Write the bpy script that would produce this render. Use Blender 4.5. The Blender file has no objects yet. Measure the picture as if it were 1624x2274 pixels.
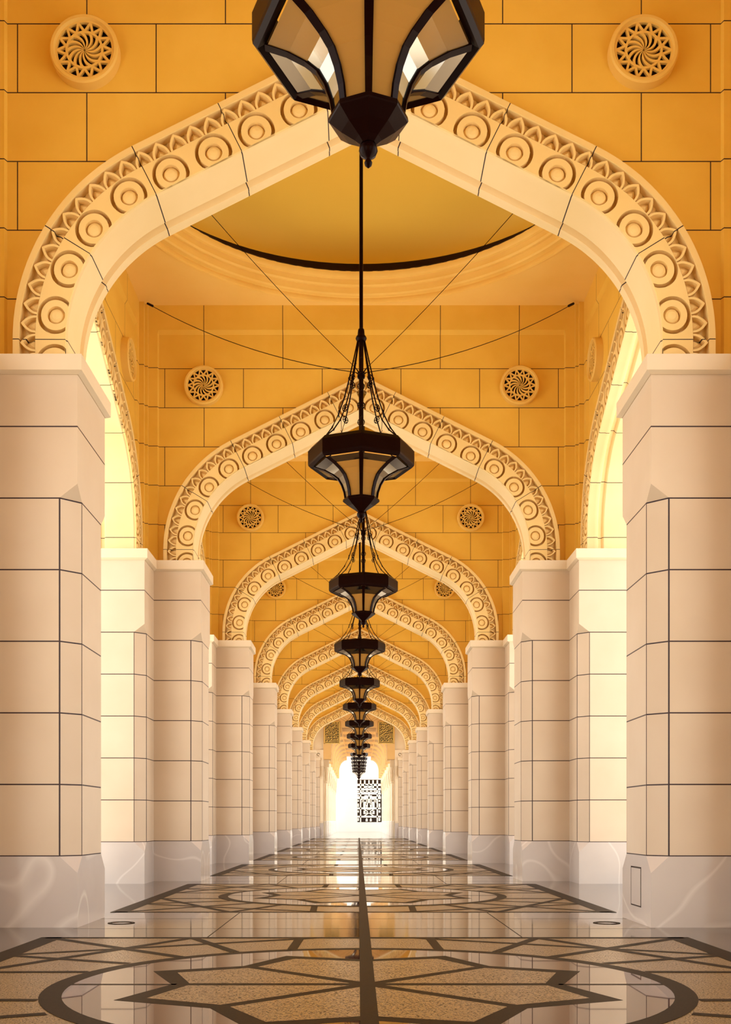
import bpy, bmesh, math, random
from mathutils import Vector
random.seed(4)
PI = math.pi
S = 0.0053                 # metres per modelling unit
F = 2415.0                 # focal length in pixels of a 1624 x 2274 frame
EYE = 235.0
P = 1895.0                 # bay pitch along the passage
ZC = 2545.0                # distance of the first pair of piers
PX = 954.0                 # pier centre, sideways
TOPZ = 2313.0              # flat ceiling
CAPZ = 1269.0              # top of capitals
C = bpy.context.scene.collection

# ------------------------------------------------ camera, world, sun, exposure
cam = bpy.data.cameras.new('camera'); co = bpy.data.objects.new('camera', cam); C.objects.link(co)
co.location = (-13.2*S, 0, EYE*S); co.rotation_euler = (PI/2, 0, 0)
cam.sensor_fit = 'VERTICAL'; cam.sensor_height = 36.0; cam.lens = F/2274*36
cam.shift_x = 16/2274; cam.shift_y = 688/2274
cam.clip_end = 1000
bpy.context.scene.camera = co

w = bpy.data.worlds.new('sky'); bpy.context.scene.world = w; w.use_nodes = True
bg = w.node_tree.nodes['Background']
bg.inputs['Color'].default_value = (1.0, 0.97, 0.92, 1); bg.inputs['Strength'].default_value = 2.6
sd = bpy.data.lights.new('sun', 'SUN'); sd.energy = 7.0; sd.color = (1, .95, .85); sd.angle = math.radians(.6)
so = bpy.data.objects.new('sun', sd); C.objects.link(so)
so.rotation_euler = (math.radians(17), 0, 0)      # high noon sun, travelling away from the viewer
vs = bpy.context.scene.view_settings
bpy.context.scene.display_settings.display_device = 'sRGB'
vs.view_transform = 'Standard'; vs.look = 'None'; vs.gamma = 1; vs.exposure = 0.45; vs.use_curve_mapping = False
cy = bpy.context.scene.cycles
cy.max_bounces = 12; cy.diffuse_bounces = 8; cy.glossy_bounces = 5; cy.transmission_bounces = 6; cy.transparent_max_bounces = 12
cy.sample_clamp_indirect = 8
cy.use_denoising = True

# ------------------------------------------------ materials
def new_mat(name):
    m = bpy.data.materials.new(name); m.use_nodes = True
    return m, m.node_tree, m.node_tree.nodes['Principled BSDF']
def mth(nt, op, a, b=None, c=None):
    n = nt.nodes.new('ShaderNodeMath'); n.operation = op
    for i, v in enumerate((a, b, c)):
        if v is None: continue
        if isinstance(v, (int, float)): n.inputs[i].default_value = v
        else: nt.links.new(v, n.inputs[i])
    return n.outputs[0]
def near_int(nt, v, size, w):
    """1 where v is within w (units) of an integer, v counted in cells of `size`"""
    fr = mth(nt, 'FRACT', v)
    d = mth(nt, 'MINIMUM', fr, mth(nt, 'SUBTRACT', 1.0, fr))
    return mth(nt, 'LESS_THAN', mth(nt, 'MULTIPLY', d, size), w)
def coords(nt):
    tc = nt.nodes.new('ShaderNodeTexCoord'); sx = nt.nodes.new('ShaderNodeSeparateXYZ')
    vm = nt.nodes.new('ShaderNodeVectorMath'); vm.operation = 'SCALE'; vm.inputs['Scale'].default_value = 1/S
    nt.links.new(tc.outputs['Object'], vm.inputs[0]); nt.links.new(vm.outputs[0], sx.inputs[0])
    return tc, sx.outputs[0], sx.outputs[1], sx.outputs[2]
def stone_color(nt, tc, c1, c2, scale=1.3, detail=4):
    nz = nt.nodes.new('ShaderNodeTexNoise'); nz.inputs['Scale'].default_value = scale; nz.inputs['Detail'].default_value = detail
    nt.links.new(tc.outputs['Object'], nz.inputs['Vector'])
    mx = nt.nodes.new('ShaderNodeMix'); mx.data_type = 'RGBA'
    mx.inputs['A'].default_value = (*c1, 1); mx.inputs['B'].default_value = (*c2, 1)
    mr = nt.nodes.new('ShaderNodeMapRange'); mr.inputs[1].default_value = .35; mr.inputs[2].default_value = .65
    nt.links.new(nz.outputs['Fac'], mr.inputs[0]); nt.links.new(mr.outputs[0], mx.inputs['Factor'])
    return mx.outputs['Result']
def finish(nt, bs, col, mask, rough=.55, line=(.03, .012, .015)):
    if mask is not None:
        mx = nt.nodes.new('ShaderNodeMix'); mx.data_type = 'RGBA'
        mx.inputs['B'].default_value = (*line, 1)
        nt.links.new(col, mx.inputs['A']); nt.links.new(mask, mx.inputs['Factor'])
        nt.links.new(mx.outputs['Result'], bs.inputs['Base Color'])
        inv = mth(nt, 'SUBTRACT', 1.0, mask)
        b = nt.nodes.new('ShaderNodeBump'); b.inputs['Distance'].default_value = .008; b.inputs['Strength'].default_value = .5
        nt.links.new(inv, b.inputs['Height']); nt.links.new(b.outputs[0], bs.inputs['Normal'])
    else: nt.links.new(col, bs.inputs['Base Color'])
    bs.inputs['Roughness'].default_value = rough
    bs.inputs['Specular IOR Level'].default_value = .25

OR1, OR2 = (.80, .525, .095), (.76, .48, .075)
LT1, LT2 = (.82, .62, .28), (.78, .575, .235)
PI1, PI2 = (.63, .515, .39), (.59, .47, .345)

def mat_wall():
    m, nt, bs = new_mat('golden_stone_blocks'); tc, x, y, z = coords(nt)
    zc = mth(nt, 'MINIMUM', z, 2150.0)
    row = mth(nt, 'DIVIDE', mth(nt, 'SUBTRACT', zc, 2062.0-157.5*20), 157.5)
    par = mth(nt, 'MODULO', mth(nt, 'FLOOR', row), 2.0)     # 20 -> 0 above 2062
    vx = mth(nt, 'ADD', mth(nt, 'ADD', mth(nt, 'DIVIDE', x, 317.5), 20.0), mth(nt, 'MULTIPLY', par, .5))
    h = near_int(nt, row, 157.5, 1.25); v = near_int(nt, vx, 317.5, 1.25)
    geo = nt.nodes.new('ShaderNodeNewGeometry'); tr = nt.nodes.new('ShaderNodeVectorTransform')
    tr.vector_type = 'NORMAL'; tr.convert_from = 'WORLD'; tr.convert_to = 'OBJECT'
    nt.links.new(geo.outputs['True Normal'], tr.inputs[0]); sn = nt.nodes.new('ShaderNodeSeparateXYZ'); nt.links.new(tr.outputs[0], sn.inputs[0])
    face = mth(nt, 'GREATER_THAN', mth(nt, 'ABSOLUTE', sn.outputs[1]), .7)
    inner = mth(nt, 'LESS_THAN', mth(nt, 'ABSOLUTE', x), 800.0)
    v = mth(nt, 'MULTIPLY', mth(nt, 'MULTIPLY', v, face), inner)
    finish(nt, bs, stone_color(nt, tc, OR1, OR2), mth(nt, 'MAXIMUM', h, v))
    return m
def mat_corner():
    m, nt, bs = new_mat('golden_stone_corner'); tc, x, y, z = coords(nt)
    zc = mth(nt, 'MINIMUM', z, 2150.0)
    row = mth(nt, 'DIVIDE', mth(nt, 'SUBTRACT', zc, 2062.0-157.5*20), 157.5)
    finish(nt, bs, stone_color(nt, tc, OR1, OR2), near_int(nt, row, 157.5, 1.25)); return m
def mat_pier():
    m, nt, bs = new_mat('cream_pier_stone'); tc, x, y, z = coords(nt)
    row = mth(nt, 'DIVIDE', z, 159.0)
    h = mth(nt, 'MULTIPLY', near_int(nt, row, 159.0, 1.5), mth(nt, 'LESS_THAN', z, 1200.0))
    ax, ay = mth(nt, 'ABSOLUTE', x), mth(nt, 'ABSOLUTE', y)
    def eq(a, v, w): return mth(nt, 'LESS_THAN', mth(nt, 'ABSOLUTE', mth(nt, 'SUBTRACT', a, v)), w)
    l = mth(nt, 'MAXIMUM', eq(ax, 277, 1.6), eq(ay, 277, 1.6))
    l = mth(nt, 'MAXIMUM', l, mth(nt, 'MAXIMUM', eq(ax, 90, 1.0), eq(ay, 90, 1.0)))
    l = mth(nt, 'MULTIPLY', l, mth(nt, 'LESS_THAN', z, 955.0))
    finish(nt, bs, stone_color(nt, tc, PI1, PI2, .9), mth(nt, 'MAXIMUM', h, l), .45); return m
def mat_plinth():
    m, nt, bs = new_mat('polished_plinth_marble'); tc, x, y, z = coords(nt)
    col = stone_color(nt, tc, (.56, .50, .46), (.50, .44, .41), .8)
    oi = nt.nodes.new('ShaderNodeObjectInfo'); vm = nt.nodes.new('ShaderNodeVectorMath'); vm.operation = 'ADD'
    nt.links.new(tc.outputs['Object'], vm.inputs[0]); nt.links.new(oi.outputs['Location'], vm.inputs[1])
    wv = nt.nodes.new('ShaderNodeTexNoise'); wv.inputs['Scale'].default_value = .6; wv.inputs['Detail'].default_value = 1
    nt.links.new(vm.outputs[0], wv.inputs['Vector'])
    dd = mth(nt, 'ABSOLUTE', mth(nt, 'SUBTRACT', wv.outputs['Fac'], .5))
    mr = nt.nodes.new('ShaderNodeMapRange'); mr.inputs[1].default_value = .012; mr.inputs[2].default_value = 0; mr.inputs[3].default_value = 0; mr.inputs[4].default_value = .35
    nt.links.new(dd, mr.inputs[0]); caustic = mr.outputs[0]  # pale vein-like lines imitate reflected light caustics, painted into the marble colour
    mx = nt.nodes.new('ShaderNodeMix'); mx.data_type = 'RGBA'; mx.inputs['B'].default_value = (.85, .8, .75, 1)
    nt.links.new(col, mx.inputs['A']); nt.links.new(caustic, mx.inputs['Factor'])
    finish(nt, bs, mx.outputs['Result'], None, .16); bs.inputs['Specular IOR Level'].default_value = .4; return m
def mat_joint_uv(name, c1, c2, w=.0045):
    m, nt, bs = new_mat(name); tc, x, y, z = coords(nt)
    uv = nt.nodes.new('ShaderNodeUVMap'); uv.uv_map = 'joint'; sx = nt.nodes.new('ShaderNodeSeparateXYZ'); nt.links.new(uv.outputs[0], sx.inputs[0])
    finish(nt, bs, stone_color(nt, tc, c1, c2, 1.0), near_int(nt, mth(nt, 'ADD', sx.outputs[0], 10.0), 1.0, w)); return m
def mat_plain(name, c1, c2=None, rough=.5, metal=0, spec=.3, scale=1.0):
    m, nt, bs = new_mat(name); tc, x, y, z = coords(nt)
    finish(nt, bs, stone_color(nt, tc, c1, c2 or c1, scale), None, rough); bs.inputs['Metallic'].default_value = metal
    bs.inputs['Specular IOR Level'].default_value = spec; return m
def mat_granite(name, c1, c2, rough, bump, scale=60, spec=.5, coat=0):
    m, nt, bs = new_mat(name); tc, x, y, z = coords(nt)
    nz = nt.nodes.new('ShaderNodeTexNoise'); nz.inputs['Scale'].default_value = scale; nz.inputs['Detail'].default_value = 6; nz.inputs['Roughness'].default_value = .7
    nt.links.new(tc.outputs['Object'], nz.inputs['Vector'])
    mr = nt.nodes.new('ShaderNodeMapRange'); mr.inputs[1].default_value = .38; mr.inputs[2].default_value = .62; nt.links.new(nz.outputs['Fac'], mr.inputs[0])
    mx = nt.nodes.new('ShaderNodeMix'); mx.data_type = 'RGBA'; mx.inputs['A'].default_value = (*c1, 1); mx.inputs['B'].default_value = (*c2, 1)
    nt.links.new(mr.outputs[0], mx.inputs['Factor']); nt.links.new(mx.outputs['Result'], bs.inputs['Base Color'])
    if isinstance(rough, tuple):
        rr = nt.nodes.new('ShaderNodeMapRange'); rr.inputs[3].default_value = rough[1]; rr.inputs[4].default_value = rough[0]
        nt.links.new(mr.outputs[0], rr.inputs[0]); nt.links.new(rr.outputs[0], bs.inputs['Roughness'])
        sp = nt.nodes.new('ShaderNodeMapRange'); sp.inputs[3].default_value = .0; sp.inputs[4].default_value = spec   # pits between the polished grains
        nt.links.new(mr.outputs[0], sp.inputs[0]); nt.links.new(sp.outputs[0], bs.inputs['Specular IOR Level'])
    else:
        bs.inputs['Roughness'].default_value = rough; bs.inputs['Specular IOR Level'].default_value = spec
    if bump:
        b = nt.nodes.new('ShaderNodeBump'); b.inputs['Distance'].default_value = bump; b.inputs['Strength'].default_value = .6
        nt.links.new(nz.outputs['Fac'], b.inputs['Height']); nt.links.new(b.outputs[0], bs.inputs['Normal'])
    return m
def mat_slab():
    m, nt, bs = new_mat('pale_floor_marble'); tc, x, y, z = coords(nt)
    col = stone_color(nt, tc, (.085, .056, .042), (.055, .036, .027), 2.0, 6)
    a = mth(nt, 'LESS_THAN', mth(nt, 'ABSOLUTE', mth(nt, 'SUBTRACT', mth(nt, 'ABSOLUTE', x), 320.0)), 1.2)
    finish(nt, bs, col, a, .05, (.03, .02, .012)); bs.inputs['Specular IOR Level'].default_value = .42; return m
def mat_pane():
    m = bpy.data.materials.new('frosted_lamp_glass'); m.use_nodes = True; nt = m.node_tree; nt.nodes.clear()
    out = nt.nodes.new('ShaderNodeOutputMaterial')
    tl = nt.nodes.new('ShaderNodeBsdfTranslucent'); tl.inputs[0].default_value = (.85, .48, .08, 1)
    df = nt.nodes.new('ShaderNodeBsdfDiffuse'); df.inputs[0].default_value = (.50, .31, .09, 1)
    gl = nt.nodes.new('ShaderNodeBsdfGlossy'); gl.inputs['Roughness'].default_value = .12; gl.inputs[0].default_value = (.32, .30, .26, 1)
    a = nt.nodes.new('ShaderNodeMixShader'); a.inputs[0].default_value = .5
    b = nt.nodes.new('ShaderNodeMixShader'); fr = nt.nodes.new('ShaderNodeFresnel'); fr.inputs[0].default_value = 1.28
    nt.links.new(tl.outputs[0], a.inputs[1]); nt.links.new(df.outputs[0], a.inputs[2])
    nt.links.new(fr.outputs[0], b.inputs[0]); nt.links.new(a.outputs[0], b.inputs[1]); nt.links.new(gl.outputs[0], b.inputs[2])
    nt.links.new(b.outputs[0], out.inputs[0]); return m

M = dict(wall=mat_wall(), corner=mat_corner(), pier=mat_pier(), plinth=mat_plinth(), pane=mat_pane(), slab=mat_slab(),
    arch=mat_joint_uv('carved_arch_stone', LT1, LT2), soffit=mat_joint_uv('arch_soffit_stone', (.83, .645, .36), (.79, .60, .31), .006),
    cap=mat_plain('capital_stone', (.72, .60, .44), (.68, .56, .40), .5),
    ceil=mat_plain('ceiling_plaster', (.92, .67, .22), (.90, .64, .19), .6), mould=mat_plain('ring_moulding', (.88, .61, .17), (.83, .54, .13), .5),
    dome=mat_plain('dome_gold_plaster', (.97, .67, .11), (.95, .64, .10), .6, scale=.4),
    rosette=mat_plain('rosette_stone', (.81, .56, .16), (.78, .52, .13), .5), shade=mat_plain('painted_shade', (.03, .012, .005), None, .9),
    iron=mat_plain('dark_bronze', (.008, .0015, .001), None, .28, .0, .05), seam=mat_plain('dark_seam', (.04, .025, .02), None, .8),
    granite=mat_granite('speckled_granite_inlay', (.02, .009, .003), (.27, .145, .035), (.03, .38), .0018, 70, .55),
    strip=mat_granite('dark_granite_strip', (.028, .016, .008), (.014, .008, .004), .35, .0008, 60, .01),
    gloss=mat_granite('maroon_polished_marble', (.08, .038, .028), (.05, .024, .018), .02, 0, 8),
    band=mat_granite('threshold_marble', (.15, .095, .05), (.10, .06, .03), .03, .0002, 30, .55),
    dband=mat_granite('brown_threshold_marble', (.06, .035, .022), (.04, .022, .014), .03, .0002, 30),
    ground=mat_plain('outside_paving', (.72, .66, .56), (.68, .61, .5), .8), white=mat_plain('white_stone', (.80, .77, .70), (.78, .74, .67), .7),
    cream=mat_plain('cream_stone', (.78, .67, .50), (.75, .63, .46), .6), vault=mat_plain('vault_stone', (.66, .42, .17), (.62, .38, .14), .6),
    glass=mat_plain('dark_window_glass', (.02, .012, .01), None, .2))

# ------------------------------------------------ mesh builder
class MB:
    def __init__(s): s.v = []; s.f = []; s.m = []; s.uv = []
    def add(s, vs, fs, mi=0, uv=None):
        o = len(s.v); s.v += [tuple(p) for p in vs]
        for f in fs: s.f.append([o+i for i in f]); s.m.append(mi)
        s.uv += uv if uv else [(.5, 0)]*len(vs)
    def box(s, x0, x1, y0, y1, z0, z1, mi=0):
        v = [(x, y, z) for z in (z0, z1) for y in (y0, y1) for x in (x0, x1)]
        s.add(v, [(0, 1, 3, 2), (4, 6, 7, 5), (0, 4, 5, 1), (2, 3, 7, 6), (0, 2, 6, 4), (1, 5, 7, 3)], mi)
    def rings(s, rs, closed=True, cap0=True, cap1=True, mi=0):
        n = len(rs[0]); vs = [p for r in rs for p in r]; fs = []
        for k in range(len(rs)-1):
            for i in range(n if closed else n-1):
                j = (i+1) % n
                fs.append((k*n+i, k*n+j, (k+1)*n+j, (k+1)*n+i))
        if cap0: fs.append(tuple(range(n))[::-1])
        if cap1: fs.append(tuple((len(rs)-1)*n+i for i in range(n)))
        s.add(vs, fs, mi)
    def prism(s, poly, y0, y1, mi=0):       # poly in (x, z), extruded along y
        s.rings([[(x, y0, z) for x, z in poly], [(x, y1, z) for x, z in poly]], mi=mi)
    def flat(s, poly, z, mi=0):
        if sum(poly[i-1][0]*poly[i][1]-poly[i][0]*poly[i-1][1] for i in range(len(poly))) < 0: poly = poly[::-1]
        s.add([(x, y, z) for x, y in poly], [tuple(range(len(poly)))], mi)
    def lathe(s, prof, n=32, cx=0, cy=0, caps=True, rot=0, mi=0):
        s.rings([[(cx+r*math.cos(rot+2*PI*i/n), cy+r*math.sin(rot+2*PI*i/n), z) for i in range(n)] for r, z in prof], cap0=caps, cap1=caps, mi=mi)
    def tube(s, pts, r, n=6, mi=0):
        pts = [Vector(p) for p in pts]; rs = []
        for i, p in enumerate(pts):
            d = (pts[min(i+1, len(pts)-1)]-pts[max(i-1, 0)]).normalized()
            a = d.cross(Vector((0, 0, 1)) if abs(d.z) < .9 else Vector((1, 0, 0))).normalized(); b = d.cross(a)
            rr = r[i] if isinstance(r, (list, tuple)) else r
            rs.append([p+a*rr*math.cos(2*PI*k/n)+b*rr*math.sin(2*PI*k/n) for k in range(n)])
        s.rings(rs, mi=mi)
    def mesh(s, name, mats, smooth=False, recalc=True, weld=False):
        me = bpy.data.meshes.new(name)
        me.from_pydata([(x*S, y*S, z*S) for x, y, z in s.v], [], s.f)
        for m in (mats if isinstance(mats, list) else [mats]): me.materials.append(m)
        me.polygons.foreach_set('material_index', s.m)
        ul = me.uv_layers.new(name='joint')
        for l in me.loops: ul.data[l.index].uv = s.uv[l.vertex_index]
        if recalc or weld:
            b = bmesh.new(); b.from_mesh(me)
            if weld: bmesh.ops.remove_doubles(b, verts=b.verts, dist=.0002)
            bmesh.ops.recalc_face_normals(b, faces=b.faces); b.to_mesh(me); b.free()
        if smooth:
            for p in me.polygons: p.use_smooth = True
            if smooth == 'auto': me.set_sharp_from_angle(angle=math.radians(35))
        return me
    def obj(s, name, mats, parent=None, loc=(0, 0, 0), rz=0, **k):
        return put(s.mesh(name, mats, **k), name, parent, loc, rz)
def put(me, name, parent=None, loc=(0, 0, 0), rz=0):
    o = bpy.data.objects.new(name, me); C.objects.link(o)
    o.location = tuple(c*S for c in loc); o.rotation_euler = (0, 0, rz)
    if parent: o.parent = parent
    return o
def tag(o, label=None, cat=None, group=None, kind=None):
    for k, v in (('label', label), ('category', cat), ('group', group), ('kind', kind)):
        if v: o[k] = v
    return o
def empty(name, loc, rz=0):
    o = bpy.data.objects.new(name, None); C.objects.link(o); o.empty_display_size = .2
    o.location = tuple(c*S for c in loc); o.rotation_euler = (0, 0, rz); return o
def copy_tree(o, parent=None):
    c = o.copy(); C.objects.link(c)
    if parent: c.parent = parent
    for ch in list(o.children): copy_tree(ch, c)
    return c
ORD = ['nearest', 'second', 'third', 'fourth', 'fifth', 'sixth', 'seventh', 'eighth', 'ninth', 'tenth', 'eleventh', 'twelfth', 'thirteenth', 'fourteenth']

# ------------------------------------------------ structure: floor with inlay, ground, roof
CB = 1565.0        # centre of the first inlaid floor square
def build_floor():
    b = MB()
    SL, GR, ST, GL, BA, DB = range(6)
    b.flat([(-1130, -2500), (1130, -2500), (1130, 27500), (-1130, 27500)], 0, SL)
    def strip(p, q, w, z, mi=ST, e=0):
        p, q = Vector(p), Vector(q); d = (q-p).normalized(); n = Vector((-d.y, d.x))*w/2; p = p-d*e; q = q+d*e
        b.flat([(p+n)[:], (q+n)[:], (q-n)[:], (p-n)[:]], z, mi)
    for k in range(-1, 8):
        cy_ = CB+P*k; H = 635
        def T(x, y): return (x, cy_+y)
        # thresholds between the squares
        y0, y1 = H, P-H
        b.flat([T(-640, y0), T(640, y0), T(640, y0+190), T(-640, y0+190)], .25, DB)
        b.flat([T(-640, y0+190), T(640, y0+190), T(640, y1-190), T(-640, y1-190)], .25, BA)
        b.flat([T(-640, y1-190), T(640, y1-190), T(640, y1), T(-640, y1)], .25, BA)
        b.flat([T(-640, y0+190), T(640, y0+190), T(640, y0+194), T(-640, y0+194)], .35, ST)
        b.flat([T(-640, y1-192), T(640, y1-192), T(640, y1-188), T(-640, y1-188)], .35, ST)
        for xs in (-320, 320): strip(T(xs, y0), T(xs, y1), 2.5, .4)
        # square field and its frame
        b.flat([T(-H, -H), T(H, -H), T(H, H), T(-H, H)], .25, GR)
        for (p, q) in (((-H, -H), (H, -H)), ((H, -H), (H, H)), ((H, H), (-H, H)), ((-H, H), (-H, -H))):
            strip(T(*p), T(*q), 44 if p[0] == q[0] else 22, .6, ST, 11)
        # interlaced strips outside the circle, the same in all four corners and sides
        for rot in range(4):
            c_, s_ = [(1, 0), (0, 1), (-1, 0), (0, -1)][rot]
            def R(x, y): return T(x*c_-y*s_, x*s_+y*c_)
            zz = [.45+.03*rot]
            def st(p, q, w_):
                zz[0] += .005*7; strip(R(*p), R(*q), w_, min(zz[0], .72))
            st((322, 322), (628, 628), 21); st((348, H), (H, 95), 21); st((H, 348), (95, H), 20)
            st((348, H), (236, 395), 19); st((H, 348), (395, 236), 19)
            st((135, 436), (131, H), 18); st((-135, 436), (-131, H), 18)
        # circle, glossy disc, star
        N = 96
        b.flat([T(455*math.cos(2*PI*i/N), 455*math.sin(2*PI*i/N)) for i in range(N)], .75, ST)
        b.flat([T(425*math.cos(2*PI*i/N), 425*math.sin(2*PI*i/N)) for i in range(N)], .9, GL)
        star = []
        for i in range(8):
            a = i*PI/4
            star += [T(282*math.cos(a), 282*math.sin(a)), T(362*math.cos(a+PI/8), 362*math.sin(a+PI/8))]
        b.flat(star, 1.05, ST)
        for i in range(8):
            a = i*PI/4+PI/8
            def Q(r, th): return T(r*math.cos(a+th), r*math.sin(a+th))
            t1 = math.radians(22.5); g = 10
            def off(r, sgn):      # point on the sector side, set in by half a strip
                x, y = r*math.cos(sgn*t1), r*math.sin(sgn*t1)
                x -= -abs(math.sin(t1))*0; y -= sgn*g/math.cos(t1)
                return T(x*math.cos(a)-y*math.sin(a), x*math.sin(a)+y*math.cos(a))
            b.flat([Q(28, 0), off(262, -1), Q(318, 0), off(262, 1)], 1.2, GR)
        for a in (0, PI): strip(T(275*math.cos(a), 0), T(430*math.cos(a), 0), 11, 1.05)
        b.flat([T(-11, -P/2), T(11, -P/2), T(11, P/2), T(-11, P/2)], 1.35, ST)
    b.flat([(-1130, 25235), (1130, 25235), (1130, 25275), (-1130, 25275)], .5, ST)
    o = b.obj('floor', [M['slab'], M['granite'], M['strip'], M['gloss'], M['band'], M['dband']], recalc=False)
    tag(o, kind='structure', label='polished marble floor with inlaid circles and stars')
build_floor()
g = MB()
for x0, x1 in ((-9000, -1130), (1130, 9000)): g.flat([(x0, -8000), (x1, -8000), (x1, 30000), (x0, 30000)], -12)
g.flat([(-1130, -8000), (1130, -8000), (1130, -2500), (-1130, -2500)], -12)
tag(g.obj('ground', M['ground'], recalc=False), kind='structure')
r = MB(); r.box(-1110, 1110, -2600, 17800, 2960, 3010); r.box(-1110, -1060, -2600, 17800, 2313, 2960); r.box(1060, 1110, -2600, 17800, 2313, 2960)
r.box(-1110, 1110, -2600, -2560, 2313, 2960); r.box(-760, 760, 17800, 25300, 2010, 2050)
tag(r.obj('roof', M['white']), kind='structure')
r = MB(); r.box(-1110, 1110, -2700, -2600, -12, 3010); tag(r.obj('unseen_rear', M['corner']), kind='structure')  # added plate closing the open passage behind the viewer to cut frontal light

# ------------------------------------------------ arch curve
L0, RIN, CXA, CZA = 1324-CAPZ, 369.0, 306.0, 1324.0
TA = math.atan(2.0); CT, STn = math.cos(TA), math.sin(TA)
def A(s, t, ref):
    """s along the arch (measured at radius ref), t outwards from the inner edge: right half, apex clipped"""
    R = RIN+t
    if s < 0: s = 0
    if s < L0: return (CXA+R, CAPZ+s, (s-L0)/210)
    s -= L0; la = ref*TA
    if s < la:
        p = s/ref; return (CXA+R*math.cos(p), CZA+R*math.sin(p), 2*p/TA)
    d = s-la
    x, z = CXA+R*CT-STn*d, CZA+R*STn+CT*d
    u = 2+d/216.5
    if x < 0: z += x*CT/STn; x = 0
    return (x, z, u)
def s_end(t, ref): return L0+ref*TA+(CXA+(RIN+t)*CT)/STn

def both(b, verts, faces, yf, us):
    """verts as (x, z, h) ; add right and left halves at face depth yf (outward = sign)"""
    sg = -1 if yf < 0 else 1
    for mx in (1, -1):
        b.add([(mx*x, yf+sg*h, z) for x, z, h in verts], faces, 0, [(u, 0) for u in us])

def archivolt_mesh():
    b = MB(); YF = 90
    ref = RIN+24.4
    tiles = []
    # circle tiles
    rad = [('o', 0, 0), (42.6, 0), (42.0, -26), (35, -26), (34.2, 0), (20.0, 0), (19.4, -12), (17.6, -9), (14.5, -4), (9, -.5), (0.5, .8)]
    NT = 40
    for k in range(0, 10):
        s0 = 2.2+107.8*k; hw = 53.9; V = []; U = []
        angs = sorted([2*PI*i/NT for i in range(NT)]+[math.atan2(dy, dx) % (2*PI) for dx in (-hw, hw) for dy in (-24.4, 43.6)])
        n = len(angs)
        def bd(a):
            c, s = math.cos(a), math.sin(a); m = 1e9
            if abs(c) > 1e-9: m = min(m, hw/abs(c))
            if s > 1e-9: m = min(m, 43.6/s)
            if s < -1e-9: m = min(m, 24.4/-s)
            return m
        for r_ in rad:
            for a in angs:
                m = bd(a)
                if r_[0] == 'o': rr, h = m, 0
                else: rr, h = min(r_[0], m), r_[1]
                x, z, u = A(s0+rr*math.cos(a), 24.4+rr*math.sin(a), ref); V.append((x, z, h)); U.append(u)
        F_ = [(i*n+j, i*n+(j+1) % n, (i+1)*n+(j+1) % n, (i+1)*n+j) for i in range(len(rad)-1) for j in range(n)]
        F_.append(tuple((len(rad)-1)*n+j for j in range(n)))
        tiles.append((V, F_, U))
    # strip up to the apex beyond the last circle
    refp = RIN+85; t0, t1 = 68.0, 104.0
    ne = int(s_end(68, refp)/43.1)+1
    for k in range(0, ne+1):
        s0 = 5+43.1*k; V = []; U = []; NP = 12
        pts = []
        for i in range(NP):                      # left side, tip, right side
            q = i/(NP-1); u_ = q
            pts.append((-20.2*(1-u_**2.2), u_))
        contour = pts+[(-x, u_) for x, u_ in pts[-2::-1]]
        n = len(contour)
        def ring(sc, h, bound=False):
            for (x, u_) in contour:
                t = t0+u_*(t1-2-t0)
                xx = x*sc
                if sc < 1: t = t0+.4+u_*(t1-2-t0)*(sc+.03)
                if bound:
                    xx = (-21.55 if x < 0 else 21.55) if abs(x) > 9 else (0 if abs(x) < .01 else x*2.4); t = t0+u_**.8*(t1-t0) if abs(x) > 9 else t1
                p = A(s0+xx, t, refp); V.append((p[0], p[1], h)); U.append(p[2])
        ring(1, -24, True); ring(1, -24); ring(.99, 0) if False else ring(1, 0); ring(.75, 0); ring(.74, -19); ring(.35, -10)
        F_ = [(i*n+j, i*n+j+1, (i+1)*n+j+1, (i+1)*n+j) for i in range(5) for j in range(n-1)]
        F_ += [(3*n, 4*n-1, 5*n-1, 4*n), (4*n, 5*n-1, 6*n-1, 5*n), tuple(range(5*n, 6*n))]
        tiles.append((V, F_, U))
        # sunken field bottom inside the leaf
    for V, F_, U in tiles:
        for yf in (-YF, YF): both(b, V, F_, yf, U)
    # long runs: plate behind petals, rim, outer side, bevel below
    ref2 = RIN+60
    def run(prof, ns=90):
        ss = [s_end(0, ref2)*1.2*i/ns for i in range(ns+1)]
        ss = sorted(set([s for s in ss]+[0, L0]))
        for mx in (1, -1):
            V = []; U = []
            for s in ss:
                for t, y in prof:
                    x, z, u = A(s, t, ref2); V.append((mx*x, y, z)); U.append((u, 0))
            n = len(prof)
            b.add(V, [(i*n+j, i*n+j+1, (i+1)*n+j+1, (i+1)*n+j) for i in range(len(ss)-1) for j in range(n-1)], 0, U)
    for sg in (-1, 1):
        run([(66, sg*(YF-26)), (106, sg*(YF-26))])
        run([(103.5, sg*(YF-25)), (104, sg*YF), (105, sg*(YF+2)), (118, sg*(YF+2)), (119, sg*YF), (119, sg*52)])
        run([(0, sg*(YF-6)), (0, sg*YF), (.5, sg*YF)])
    me = b.mesh('archivolt', M['arch'], recalc=False)
    return me
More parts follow.
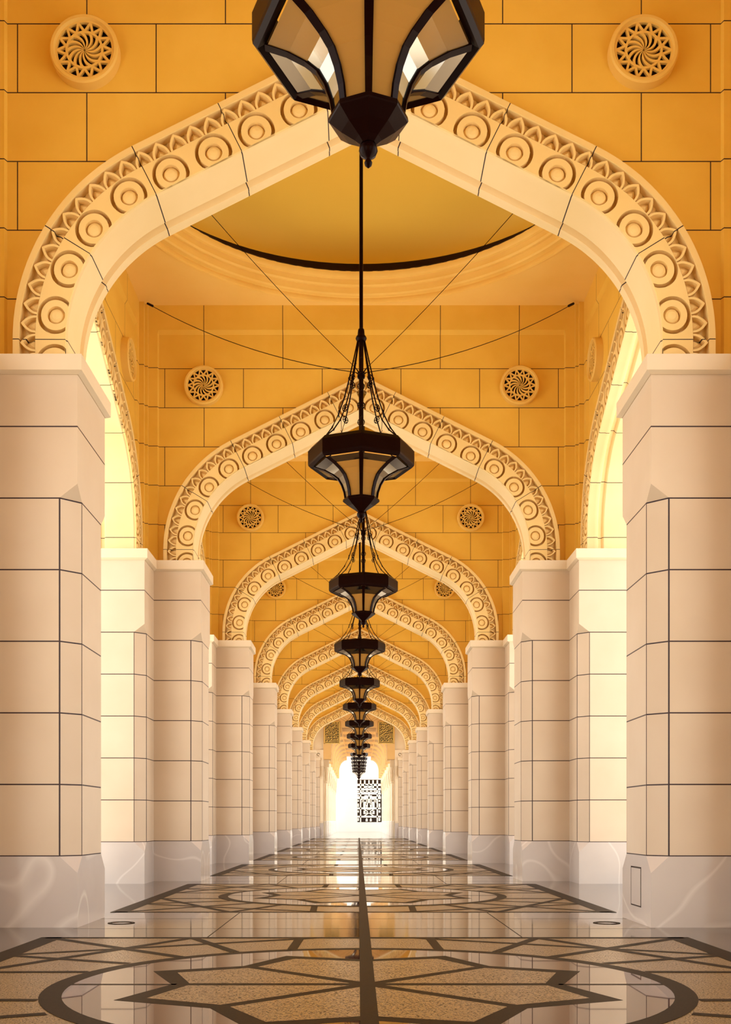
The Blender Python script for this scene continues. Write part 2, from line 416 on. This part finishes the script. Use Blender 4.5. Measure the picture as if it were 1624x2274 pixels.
def soffit_mesh():
    b = MB(); ref2 = RIN+60
    prof = [(0, -84), (-3, -80), (-3, 26), (0, 30), (9, 34), (9, 46), (0, 50), (-4, 52), (-4, 64), (-2, 68), (-2, 84), (0, 90)]
    ns = 110
    ss = sorted(set([s_end(0, ref2)*1.1*i/ns for i in range(ns+1)]+[0, L0]))
    for mx in (1, -1):
        V = []; U = []
        for s in ss:
            for t, y in prof:
                x, z, u = A(s, t, ref2); V.append((mx*x, y, z)); U.append((u, 0))
        n = len(prof)
        b.add(V, [(i*n+j, i*n+j+1, (i+1)*n+j+1, (i+1)*n+j) for i in range(len(ss)-1) for j in range(n-1)], 0, U)
    return b.mesh('soffit', M['soffit'], smooth='auto', recalc=False)
ARCHIVOLT, SOFFIT = archivolt_mesh(), soffit_mesh()

def arch_wall_mesh():
    b = MB(); ref2 = RIN+60; cols = []
    for s in [0, L0]+[L0+(s_end(30, ref2)-L0)*i/60 for i in range(1, 61)]:
        x, z, u = A(s, 30, ref2); cols.append((x, z))
    cols = [(954, CAPZ), (821, CAPZ), (817, CAPZ)]+cols
    for sg in (-1, 1):
        for mx in (1, -1):
            rows = []
            for x, z in cols:
                yp = 55 if x <= 818 else 65
                rows.append([(mx*x, sg*yp, z), (mx*x, sg*yp, 2198), (mx*x, sg*65, 2214), (mx*x, sg*65, TOPZ+40)])
            n = 4
            b.add([p for r_ in rows for p in r_], [(i*n+j, i*n+j+1, (i+1)*n+j+1, (i+1)*n+j) for i in range(len(rows)-1) for j in range(3)])
    return b.mesh('wall', M['wall'], recalc=False)
AWALL = arch_wall_mesh()

def stone_arch(loc, rz, label, group):
    e = empty('carved_arch', loc, rz); tag(e, label, 'arch', group)
    put(ARCHIVOLT, 'archivolt', e); put(SOFFIT, 'soffit', e); return e
for n in range(-2, 8):
    put(AWALL, 'wall_cross', None, (0, ZC+P*n, 0)).update_tag()
    tag(bpy.data.objects[-1] if False else C.objects[-1], kind='structure')
    if n >= 0: stone_arch((0, ZC+P*n, 0), 0, ('pale carved keel arch spanning the passage, %s from the viewer' % ORD[n]) if n else
                   'largest pale carved keel arch spanning the passage, nearest to the viewer', 'carved arches across the passage')
for n in range(-1, 9):
    for sx in (-1, 1):
        o = put(AWALL, 'wall_left' if sx < 0 else 'wall_right', None, (sx*PX, ZC+P*(n-.5), 0), PI/2); o.scale = (.993, 1, 1); tag(o, kind='structure')
        if n >= 0:
            sd_ = 'left' if sx < 0 else 'right'
            a = stone_arch((sx*PX, ZC+P*(n-.5), 0), PI/2,
              'carved arch of the %s side opening between the %s and %s piers' % (sd_, ORD[n-1], ORD[n]) if n else 'carved arch of the %s side opening in front of the nearest pier' % sd_, 'carved side arches, %s row' % sd_)

# ------------------------------------------------ piers
def cross(L, W, c):
    c = max(c, .02); out = []
    for k in range(4):
        ca, sa = [(1, 0), (0, 1), (-1, 0), (0, -1)][k]
        for x, y in ((W, -W), (L-c, -W), (L, -W+c), (L, W-c), (L-c, W)): out.append((x*ca-y*sa, x*sa+y*ca))
    return out
def loftz(b, levels): b.rings([[(x, y, z) for x, y in cross(L, W, c)] for L, W, c, z in levels])
b = MB(); loftz(b, [(317, 130, 0, 0), (317, 130, 0, 121), (317, 130, 40, 158)]); PLINTH = b.mesh('plinth', M['plinth'])
b = MB(); loftz(b, [(317, 130, 40, 158), (317, 130, 40, 955), (317, 130, 0, 986), (317, 130, 0, 1230)]); SHAFT = b.mesh('shaft', M['pier'])
b = MB(); loftz(b, [(319, 132, 0, 1228), (329, 143, 0, 1234), (329, 143, 0, CAPZ)]); CAPM = b.mesh('capital', M['cap'])
b = MB(); b.box(-96, 96, -78, 78, CAPZ, TOPZ+20); b.box(-84, 84, -96, 96, CAPZ, TOPZ+20); UPPER = b.mesh('upper_block', M['corner'])
for n in range(-2, 9):
    for sx in (-1, 1):
        loc = (sx*PX, ZC+P*n, 0)
        if n < 0:
            b = MB(); loftz(b, [(317, 130, 0, 0), (317, 130, 40, 158), (317, 130, 40, 955), (317, 130, 0, 1230), (329, 143, 0, 1234), (329, 143, 0, CAPZ)])
            b.box(-96, 96, -78, 78, CAPZ, TOPZ+20)
            tag(b.obj('unseen_rear', M['pier'], None, loc), kind='structure'); continue  # simplified pier of the unseen bays behind the viewer, not a wall
        e = empty('stone_pier', loc)
        sd_ = 'left' if sx < 0 else 'right'
        tag(e, 'cream cross-shaped stone pier, %s in the %s row%s' % (ORD[n], sd_, ', small hatch in its plinth' if (n == 0 and sx > 0) else ''),
            'pier', 'stone piers of the %s row' % sd_)
        put(PLINTH, 'plinth', e); put(SHAFT, 'shaft', e); put(CAPM, 'capital', e); put(UPPER, 'upper_block', e)
        if n == 0 and sx > 0:
            hb = MB(); hx = -317
            for (y0, y1, z0, z1) in ((-46, -42.5, 39, 130), (42.5, 46, 39, 130), (-46, 46, 127, 130.5), (-46, 46, 38, 41)): hb.box(hx-.6, hx+1, y0, y1, z0, z1)
            f = hb.obj('access_hatch', M['seam'], e); tag(f, label='dark-edged rectangular hatch')
            hb = MB(); hb.box(hx-.5, hx+1, -42.5, 42.5, 41, 127); hb.obj('hatch_cover', M['plinth'], f)

# ------------------------------------------------ ceilings with ring moulding and dome
def ceiling_meshes():
    b = MB(); N = 96; R0, H = 849, 890
    inner = [(R0*math.cos(2*PI*i/N), R0*math.sin(2*PI*i/N)) for i in range(N)]
    outer = []
    for x, y in inner:
        m = max(abs(x), abs(y)); outer.append((x*H/m, y*H/m))
    b.rings([[(x, y, TOPZ) for x, y in outer], [(x, y, TOPZ) for x, y in inner]], cap0=False, cap1=False)
    for sx in (-1, 1):
        for sy in (-1, 1):
            b.flat([(sx*R0*.99*.7, sy*H), (sx*H, sy*H), (sx*H, sy*R0*.7)], TOPZ+.2)
    plate = b.mesh('ceiling', M['ceil'], recalc=False)
    prof = [(850, TOPZ), (849, TOPZ-8), (844, TOPZ-12), (838, TOPZ-10), (835, TOPZ-2), (836, TOPZ+6), (830, TOPZ+8), (826, TOPZ+4), (812, TOPZ+5), (806, TOPZ+10), (803, TOPZ+24), (800, TOPZ+33), (796, TOPZ+27), (787, TOPZ+27), (781, TOPZ+33), (779, TOPZ+50), (776, TOPZ+54), (772, TOPZ+48), (762, TOPZ+50), (756, TOPZ+58), (755, TOPZ+72)]
    b = MB(); b.lathe(prof, 128, caps=False); ring = b.mesh('ring_moulding', M['mould'], smooth='auto', recalc=False)
    b = MB(); zb = TOPZ+73; pr = [(876, zb+90)]
    for i in range(1, 25):
        a = PI/2*i/24; pr.append((876*math.cos(a)+.5, zb+90+250*math.sin(a)))
    b.lathe(pr, 96, caps=False); dome = b.mesh('dome', M['dome'], smooth=True, recalc=False)
    b = MB(); b.lathe([(755, TOPZ+71), (756, TOPZ+76), (870, TOPZ+76), (876, TOPZ+80), (876, zb+90)], 96, caps=False); shade_cove = b.mesh('shade_cove', M['shade'], recalc=False)  # ledge and dome foot coloured near-black to paint in the shade at the lip
    return plate, ring, dome, shade_cove
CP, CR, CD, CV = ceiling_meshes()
for n in range(-1, 9):
    loc = (0, ZC+P*(n-.5), 0)
    for me, nm in ((CP, 'ceiling'), (CR, 'trim_1'), (CD, 'ceiling_dome'), (CV, 'ceiling_shade_cove')): tag(put(me, nm, None, loc), kind='structure')

# ------------------------------------------------ carved rosettes
def rosette():
    b = MB()
    b.rings([[(78*math.cos(2*PI*i/64), y, 78*math.sin(2*PI*i/64)) if r_ is None else (r_*math.cos(2*PI*i/64), y, r_*math.sin(2*PI*i/64)) for i in range(64)]
        for r_, y in ((78, 2), (78, -26), (75, -30), (69, -30), (66, -25), (65, -12))], cap0=False, cap1=False)
    rim = b.mesh('rim', M['rosette'], smooth='auto')
    b = MB()
    def ringp(r0, r1, y0=-23, y1=-15):
        N = 64
        b.rings([[(r_*math.cos(2*PI*i/N), y, r_*math.sin(2*PI*i/N)) for i in range(N)] for r_, y in ((r0, y1), (r0, y0), (r1, y0), (r1, y1))], cap0=False, cap1=False)
    ringp(62, 66); ringp(38, 43)
    K = 14
    def pol(r_, a): return (r_*math.cos(a), r_*math.sin(a))
    for k in range(K):
        a0 = 2*PI*k/K+PI/2
        for s in (-1, 1):
            a1 = a0+s*PI/K; w0 = 2.6
            p, q = Vector(pol(42, a0)), Vector(pol(63, a1)); d = (q-p).normalized(); nn = Vector((-d.y, d.x))*w0
            b.prism([(p+nn)[:], (q+nn)[:], (q-nn)[:], (p-nn)[:]], -22, -15)
        if k == 13: continue
        a0 = 2*PI*k/13; pts1, pts2 = [], []
        for i in range(9):
            r_ = 3+36*i/8; th = a0+.75*(r_/39)**1.3; hw = .46*PI/13
            pts1.append(pol(r_, th-hw)); pts2.append(pol(r_, th+hw))
        for i in range(8): b.prism([pts1[i], pts1[i+1], pts2[i+1], pts2[i]], -22, -14)
    lat = b.mesh('pierced_lattice', M['rosette'])
    b = MB(); b.prism([(66*math.cos(2*PI*i/48), 66*math.sin(2*PI*i/48)) for i in range(48)], -5, -2); back = b.mesh('backing', M['shade'])  # near-black sheet paints the deep shade behind the piercings
    return rim, lat, back
ROS = rosette()
def put_rosette(loc, rz, label, group):
    e = empty('carved_rosette', loc, rz); tag(e, label, 'rosette', group)
    put(ROS[0], 'rim', e); put(ROS[1], 'pierced_lattice', e); put(ROS[2], 'backing', e)
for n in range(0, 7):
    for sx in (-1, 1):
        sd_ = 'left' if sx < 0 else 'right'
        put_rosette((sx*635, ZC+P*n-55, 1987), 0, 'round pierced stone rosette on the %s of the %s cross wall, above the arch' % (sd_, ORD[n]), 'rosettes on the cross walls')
for n in range(1, 4):
    for sx in (-1, 1):
        sd_ = 'left' if sx < 0 else 'right'
        put_rosette((sx*(PX-55), ZC+P*(n-.5)+630, 1987), -sx*PI/2*-1 if False else (PI/2 if sx < 0 else -PI/2),
                    'round stone rosette seen edge-on, %s side wall before the %s cross arch' % (sd_, ORD[n]), 'rosettes on the side walls')

# ------------------------------------------------ chandeliers
def octo(r_, z, k0=0, dy=0): return [(r_*math.cos(-PI/2+PI/4*i), r_*math.sin(-PI/2+PI/4*i), z) for i in range(8)]
def ang(i): return -PI/2+PI/4*i
GP = [(152, 1372), (121, 1362), (94, 1348), (77, 1335), (65, 1315), (57, 1292), (53, 1268)]
def chandelier():
    e = empty('chandelier', (0, 0, 1200))
    b = MB(); b.rings([octo(r_, z) for r_, z in ((154, 1376), (163, 1371), (170, 1378), (171, 1384), (171, 1424), (166, 1430), (160, 1437), (150, 1437), (149, 1380), (154, 1376))], cap0=False, cap1=False)
    rim = b.obj('rim', M['iron'], e, weld=True)
    for i in range(8):      # pairs: pane and rib
        a0, a1 = ang(i), ang(i+1)
        b = MB(); b.rings([[((r_-2)*math.cos(a), (r_-2)*math.sin(a), z) for a in (a0, a1)] for r_, z in GP], closed=False, cap0=False, cap1=False)
        b.obj('glass_pane', M['pane'], e, recalc=False)
        b = MB(); tn = Vector((-math.sin(a0), math.cos(a0), 0)); rs = []
        for k, (r_, z) in enumerate(GP):
            p = Vector((r_*math.cos(a0), r_*math.sin(a0), z)); q = Vector(((r_-9)*math.cos(a0), (r_-9)*math.sin(a0), z+4)); wd = 7.0-2.0*k/6
            rs.append([p-tn*wd, p+tn*wd, q+tn*wd, q-tn*wd])
        b.rings(rs); b.obj('rib', M['iron'], e)
    b = MB(); b.rings([octo(r_, z) for r_, z in ((54, 1272), (58, 1270), (59, 1264), (58, 1262), (40, 1248), (20, 1236), (12, 1230))], cap0=False)
    b.obj('collar', M['iron'], e)
    b = MB(); b.lathe([(8, 1232), (13, 1226), (14, 1220), (11, 1213), (5, 1209), (4, 1207), (6, 1203), (5, 1199), (.5, 1195)], 16)
    b.obj('finial', M['iron'], e, smooth=True)
    b = MB(); b.lathe([(7.5, 1268), (7.5, 1790), (6.0, 1795), (6.0, 2890)], 12)
    rod = b.obj('rod', M['iron'], e, smooth='auto')
    b = MB(); b.lathe([(8, 1775), (14, 1778), (18, 1786), (17, 1791), (12, 1797), (11, 1806), (10, 1815), (6, 1820)], 16); b.obj('crown', M['iron'], e, smooth='auto')
    b = MB(); b.lathe([(8, 1658), (12, 1660), (12, 1678), (8, 1680)], 12)
    for q in range(4):
        a = PI/4+q*PI/2; b.tube([(8*math.cos(a), 8*math.sin(a), 1672), (22*math.cos(a), 22*math.sin(a), 1684)], 2)
    b.obj('wire_bracket', M['iron'], e)
    cp = [(11, 1780), (25, 1715), (39, 1655), (53, 1600), (72, 1545), (93, 1502), (122, 1464), (153, 1437)]
    for i in range(8):
        a = ang(i); b = MB(); b.tube([(r_*math.cos(a), r_*math.sin(a), z) for r_, z in cp], 2.2, 5)
        for (r_, z) in cp[1:-1]:   # chain knuckles
            b.lathe([(.3, z-5), (3.4, z), (.3, z+5)], 5, r_*math.cos(a), r_*math.sin(a))
        ch = b.obj('chain', M['iron'], e)
        ra = Vector((math.cos(a), math.sin(a), 0)); up = Vector((0, 0, 1)); tg = Vector((-math.sin(a), math.cos(a), 0))
        for (r_, z) in ((40, 1650), (72, 1545)):
            c0 = ra*r_+up*z; b = MB()
            b.tube([c0+(tg*math.cos(t)+up*math.sin(t))*11 for t in [2*PI*k/12 for k in range(13)]], 1.7, 4)
            b.tube([c0+(tg*math.cos(t)+up*math.sin(t))*4 for t in [2*PI*k/8 for k in range(9)]], 1.2, 4)
            for k in range(6):
                t = PI/3*k; dd = tg*math.cos(t)+up*math.sin(t); b.tube([c0+dd*4, c0+dd*11], 1.3, 3)
            b.obj('chain_disc', M['iron'], ch)
    for (sx, sy) in ((-1, 1), (1, 1), (-1, -1), (1, -1)):
        b = MB(); A0 = Vector((sx*15, sy*15, 1684)); B0 = Vector((sx*851, sy*851, TOPZ-8)); pts = []
        sag = 40
        for k in range(15):
            t = k/14; p = A0.lerp(B0, t); p.z -= sag*4*t*(1-t); pts.append(p)
        b.tube(pts, 1.25, 4); b.tube([A0.lerp(B0, .97)-Vector((0, 0, 3)), B0], 5, 5)
        b.obj('guy_wire', M['iron'], e)
    for ch in e.children: ch.location.z -= 1200*S
    return e
cproto = chandelier()
offs = [1.5, -4, 12, -3, -2, 0, 0, 0, 0]
for k in range(9):
    o = cproto if k == 0 else copy_tree(cproto)
    o.location = (offs[k]*S, (ZC+P*(k-.5))*S, 1200*S)
    tag(o, 'dark bronze octagonal lantern with milky panes, hanging on a rod, %s from the viewer' % ORD[k] if k else
        'huge dark bronze lantern with milky panes, cut off by the top of the photo', 'chandelier', 'lanterns hanging along the passage')
# small lanterns of the far corridor
b = MB()
b.rings([octo(r_, z) for r_, z in ((130, 1342), (148, 1344), (150, 1386), (130, 1390))])
b.rings([octo(r_, z) for r_, z in ((36, 1248), (42, 1232), (6, 1180))])
for i in range(8): b.tube([(r_*math.cos(ang(i)), r_*math.sin(ang(i)), z) for r_, z in ((135, 1342), (92, 1318), (62, 1290), (38, 1245))], 5, 4)
b.lathe([(6, 1390), (6, 1988)], 8)
for i in range(8): b.tube([(140*math.cos(ang(i)), 140*math.sin(ang(i)), 1384), (8, 0, 1560)], 1.5, 4)
SL = b.mesh('small_lantern', M['iron'])
for k in range(6):
    o = put(SL, 'small_lantern', None, (0, 18240+1230*k, 0))
    tag(o, 'small dark lantern in the far corridor, %s of the stacked row' % (['topmost', 'second', 'third', 'fourth', 'fifth', 'lowest'][k]), 'chandelier', 'small lanterns in the far corridor')

# ------------------------------------------------ floor drains
for sx in (-1, 1):
    b = MB(); b.lathe([(31, .3), (31, .9), (28, 1.2), (28, .9), (24, .9), (24, .3)], 40, caps=False)
    o = b.obj('floor_drain', M['strip'], None, (sx*563, 2522, .3))
    tag(o, 'round cover in the floor beside the %s nearest pier' % ('left' if sx < 0 else 'right'), 'floor cover', 'round floor covers')

# ------------------------------------------------ end wall and far corridor
Z8 = ZC+P*8
def rib_curve():
    pts = [(459, 1250), (459, 1422)]
    for i in range(1, 13):
        a = PI/2*i/12; pts.append((459-179*(1-math.cos(a))/1.0, 1422+255*math.sin(a)))
    pts += [(280, 1701), (280, 1765), (0, 1765)]
    return pts
RC = rib_curve()
def rib_mesh(depth, outer_x, top, mat, low=None):
    b = MB(); h = depth/2
    for mx in (1, -1):
        cols = [(outer_x, RC[0][1] if low is None else low)]+[(x, z) for x, z in RC]
        for y in (-h, h):
            V = [p for x, z in cols for p in ((mx*x, y, z), (mx*x, y, top))]
            b.add(V, [(2*i, 2*i+1, 2*i+3, 2*i+2) for i in range(len(cols)-1)])
        V = [p for x, z in cols for p in ((mx*x, -h, z), (mx*x, h, z))]
        b.add(V, [(2*i, 2*i+1, 2*i+3, 2*i+2) for i in range(len(cols)-1)])
    return b.mesh('vault_rib', mat, recalc=False)
b = MB()
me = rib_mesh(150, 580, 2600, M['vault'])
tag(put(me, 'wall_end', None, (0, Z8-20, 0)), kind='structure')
b = MB()
for sx in (-1, 1):
    x0, x1 = sorted((sx*580, sx*1110)); b.box(x0, x1, Z8-60, Z8+60, 1400, 2600); b.box(min(sx*700, sx*1110), max(sx*700, sx*1110), Z8-60, Z8+60, 0, 1400); b.box(min(sx*572, sx*705), max(sx*572, sx*705), Z8-20, Z8+50, 0, 1400)
tag(b.obj('wall_end', M['cream']), kind='structure')
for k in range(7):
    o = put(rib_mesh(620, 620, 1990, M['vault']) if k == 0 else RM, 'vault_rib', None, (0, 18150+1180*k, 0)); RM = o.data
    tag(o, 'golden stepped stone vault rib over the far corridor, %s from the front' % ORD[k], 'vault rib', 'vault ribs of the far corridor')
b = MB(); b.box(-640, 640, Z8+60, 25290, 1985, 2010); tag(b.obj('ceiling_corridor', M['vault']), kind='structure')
# slender columns
b = MB(); b.lathe([(44, 0), (44, 30), (38, 60), (33, 150), (35, 200), (30, 230), (30, 245), (22, 250)], 16); CB_ = b.mesh('base', M['white'], smooth='auto')
b = MB(); b.lathe([(22, 245), (21, 880)], 16); CS_ = b.mesh('shaft', M['cream'], smooth='auto')
b = MB(); b.lathe([(22, 870), (30, 875), (30, 892), (24, 900), (30, 1000), (42, 1100), (44, 1130)], 12); b.box(-46, 60, -46, 46, 1130, 1250)
for i in range(6): b.tube([(28*math.cos(i*PI/3), 28*math.sin(i*PI/3), 900), (46*math.cos(i*PI/3), 46*math.sin(i*PI/3), 1120)], 5, 4)
CC_ = b.mesh('capital', M['cream'])
for k in range(7):
    for sx in (-1, 1):
        e = empty('slender_column', (sx*553, 17830+1200*k, 0)); sd_ = 'left' if sx < 0 else 'right'
        if sx > 0: pass
        tag(e, 'slender pale round column of the far corridor, %s on the %s' % (ORD[k], sd_), 'column', 'slender columns of the far corridor')
        put(CB_, 'base', e); put(CS_, 'shaft', e); put(CC_, 'capital', e)
for sx in (-1, 1):      # flat pilasters of the end wall
    e = empty('pilaster', (sx*640, Z8-60, 0)); sd_ = 'left' if sx < 0 else 'right'
    tag(e, 'flat cream pilaster with fluted capital at the %s of the corridor mouth' % sd_, 'pilaster', 'pilasters at the corridor mouth')
    b = MB(); b.box(-62, 62, -30, 20, 0, 232); b.obj('base', M['plinth'], e)
    b = MB(); b.box(-60, 60, -34, 20, 215, 245); b.obj('base_band', M['cap'], e)
    b = MB(); b.box(-56, 56, -22, 20, 245, 930); b.obj('shaft', M['cream'], e)
    b = MB(); b.box(-60, 60, -30, 20, 930, 960)
    b.box(-56, 56, -24, 20, 960, 1150)
    for q in (-40, 0, 40): b.box(q-4, q+4, -34, -20, 970, 1130)
    b.box(-60, 60, -38, 20, 1140, 1400); b.obj('capital', M['cap'], e)
    b = MB(); b.tube([(20*math.cos(t)-sx*-20, -42, 1325+22*math.sin(t)) for t in [2*PI*i/14*.85 for i in range(15)]], 3.5, 5); b.obj('volute', M['seam'], e)
    # frieze of carved bars
    x0, x1 = 313, 563
    f = MB(); f.box(-125, 125, -6, 0, 0, 356)
    e2 = empty('frieze_panel', (sx*438, Z8-98, 1500)); tag(e2, 'dark gilded lattice frieze panel on the %s of the end wall' % sd_, 'panel', 'frieze panels on the end wall')
    f.obj('backing', M['seam'], e2)
    f = MB()
    for (a_, b_, c_, d_) in ((-125, -113, 0, 356), (113, 125, 0, 356), (-125, 125, 0, 10), (-125, 125, 346, 356)): f.box(a_, b_, -16, -6, c_, d_)
    for i in range(9):
        xx = -96+i*24; zz = 16
        while zz < 330:
            L = random.choice((30, 55, 90)); L = min(L, 340-zz); f.box(xx-5, xx+5, -13, -6, zz, zz+L)
            if random.random() < .6 and i < 8: f.box(xx, xx+24, -13, -6, zz+L-9, zz+L)
            zz += L+11
    f.obj('carved_bars', M['rosette'], e2)

# courtyard wall with the dark lattice window
b = MB(); ZE = 25900
WX0, WX1, WZ0, WZ1 = -35, 545, 226, 1240
b.box(-3500, WX0, ZE, ZE+60, 0, 3200); b.box(WX1, 3500, ZE, ZE+60, 0, 3200); b.box(WX0, WX1, ZE, ZE+60, 0, WZ0); b.box(WX0, WX1, ZE, ZE+60, WZ1, 3200)
tag(b.obj('wall_far', M['white']), kind='structure')
e = empty('lattice_window', (0, ZE, WZ0)); tag(e, 'tall dark window behind a white geometric lattice at the far end', 'window')
b = MB(); b.box(WX0, WX1, 30, 36, 0, WZ1-WZ0); b.obj('glass', M['glass'], e)
def gx(px): return ((px/15.16+780)-796)*ZE/F-13.2
def gz(py): return (1825-(py/15.16+1710))*ZE/F+EYE-WZ0
b = MB()
def bar(x0, x1, y0, y1): b.box(gx(x0), gx(x1), 2, 26, gz(y1), gz(y0))
cols = [(200, 300), (340, 435), (485, 580), (625, 715), (765, 860), (905, 1000)]
for i in range(5): bar(cols[i][1], cols[i+1][0], 345, 640 if i in (1, 2, 3) else 1750)
rows = [(465, 535), (610, 680), (770, 820), (890, 975), (1260, 1320), (1540, 1600)]
for y0, y1 in rows: bar(200, 1000, y0, y1)
for i in (0, 5):
    for y0, y1 in ((700, 750), (845, 875), (1010, 1065), (1130, 1240), (1360, 1430), (1620, 1715)): bar(cols[i][0]+20, cols[i][1]-(0 if i else 18)-18, y0, y1)
def poly(pts, y0=3, y1=24): b.prism([(gx(x), gz(y)) for x, y in pts], y0, y1)
for i in (2, 3):
    x0, x1 = cols[i]; bar(x0+2, x1-22, 500, 590); poly([(x0+4, 1130), (x0+35, 1180), (x1-25, 1110), (x1-10, 1140), (x1-20, 1240), (x0+50, 1290), (x0+15, 1240)]); poly([(x0+5, 1730), (x0+5, 1660), (x0+45, 1610), (x1-20, 1660), (x1-20, 1730)])
    bar(x0, x1, 1100, 1125)
for j in range(4):      # band of interlaced diamonds
    x0 = 335+j*134
    for (a_, b_) in (((x0, 620), (x0+134, 790)), ((x0+134, 620), (x0, 790)), ((x0, 960), (x0+134, 1110)), ((x0+134, 960), (x0, 1110))):
        poly([(a_[0]-22, a_[1]), (a_[0]+22, a_[1]), (b_[0]+22, b_[1]), (b_[0]-22, b_[1])])
for (a_, b_) in (((430, 1310), (770, 1560)), ((770, 1310), (430, 1560)), ((520, 1300), (600, 1350)), ((680, 1300), (600, 1350)), ((440, 1480), (600, 1400)), ((760, 1480), (600, 1400))):
    poly([(a_[0]-30, a_[1]), (a_[0]+30, a_[1]), (b_[0]+30, b_[1]), (b_[0]-30, b_[1])])
bar(415, 480, 1370, 1480); bar(725, 790, 1370, 1480); bar(580, 625, 820, 1100); bar(450, 560, 850, 900); bar(640, 700, 850, 900)
poly([(335, 1075), (395, 1075), (350, 1120), (335, 1150)]); poly([(865, 1075), (805, 1075), (850, 1120), (865, 1150)])
bar(410, 485, 1075, 1260); bar(715, 790, 1075, 1260)
b.obj('lattice', M['white'], e)
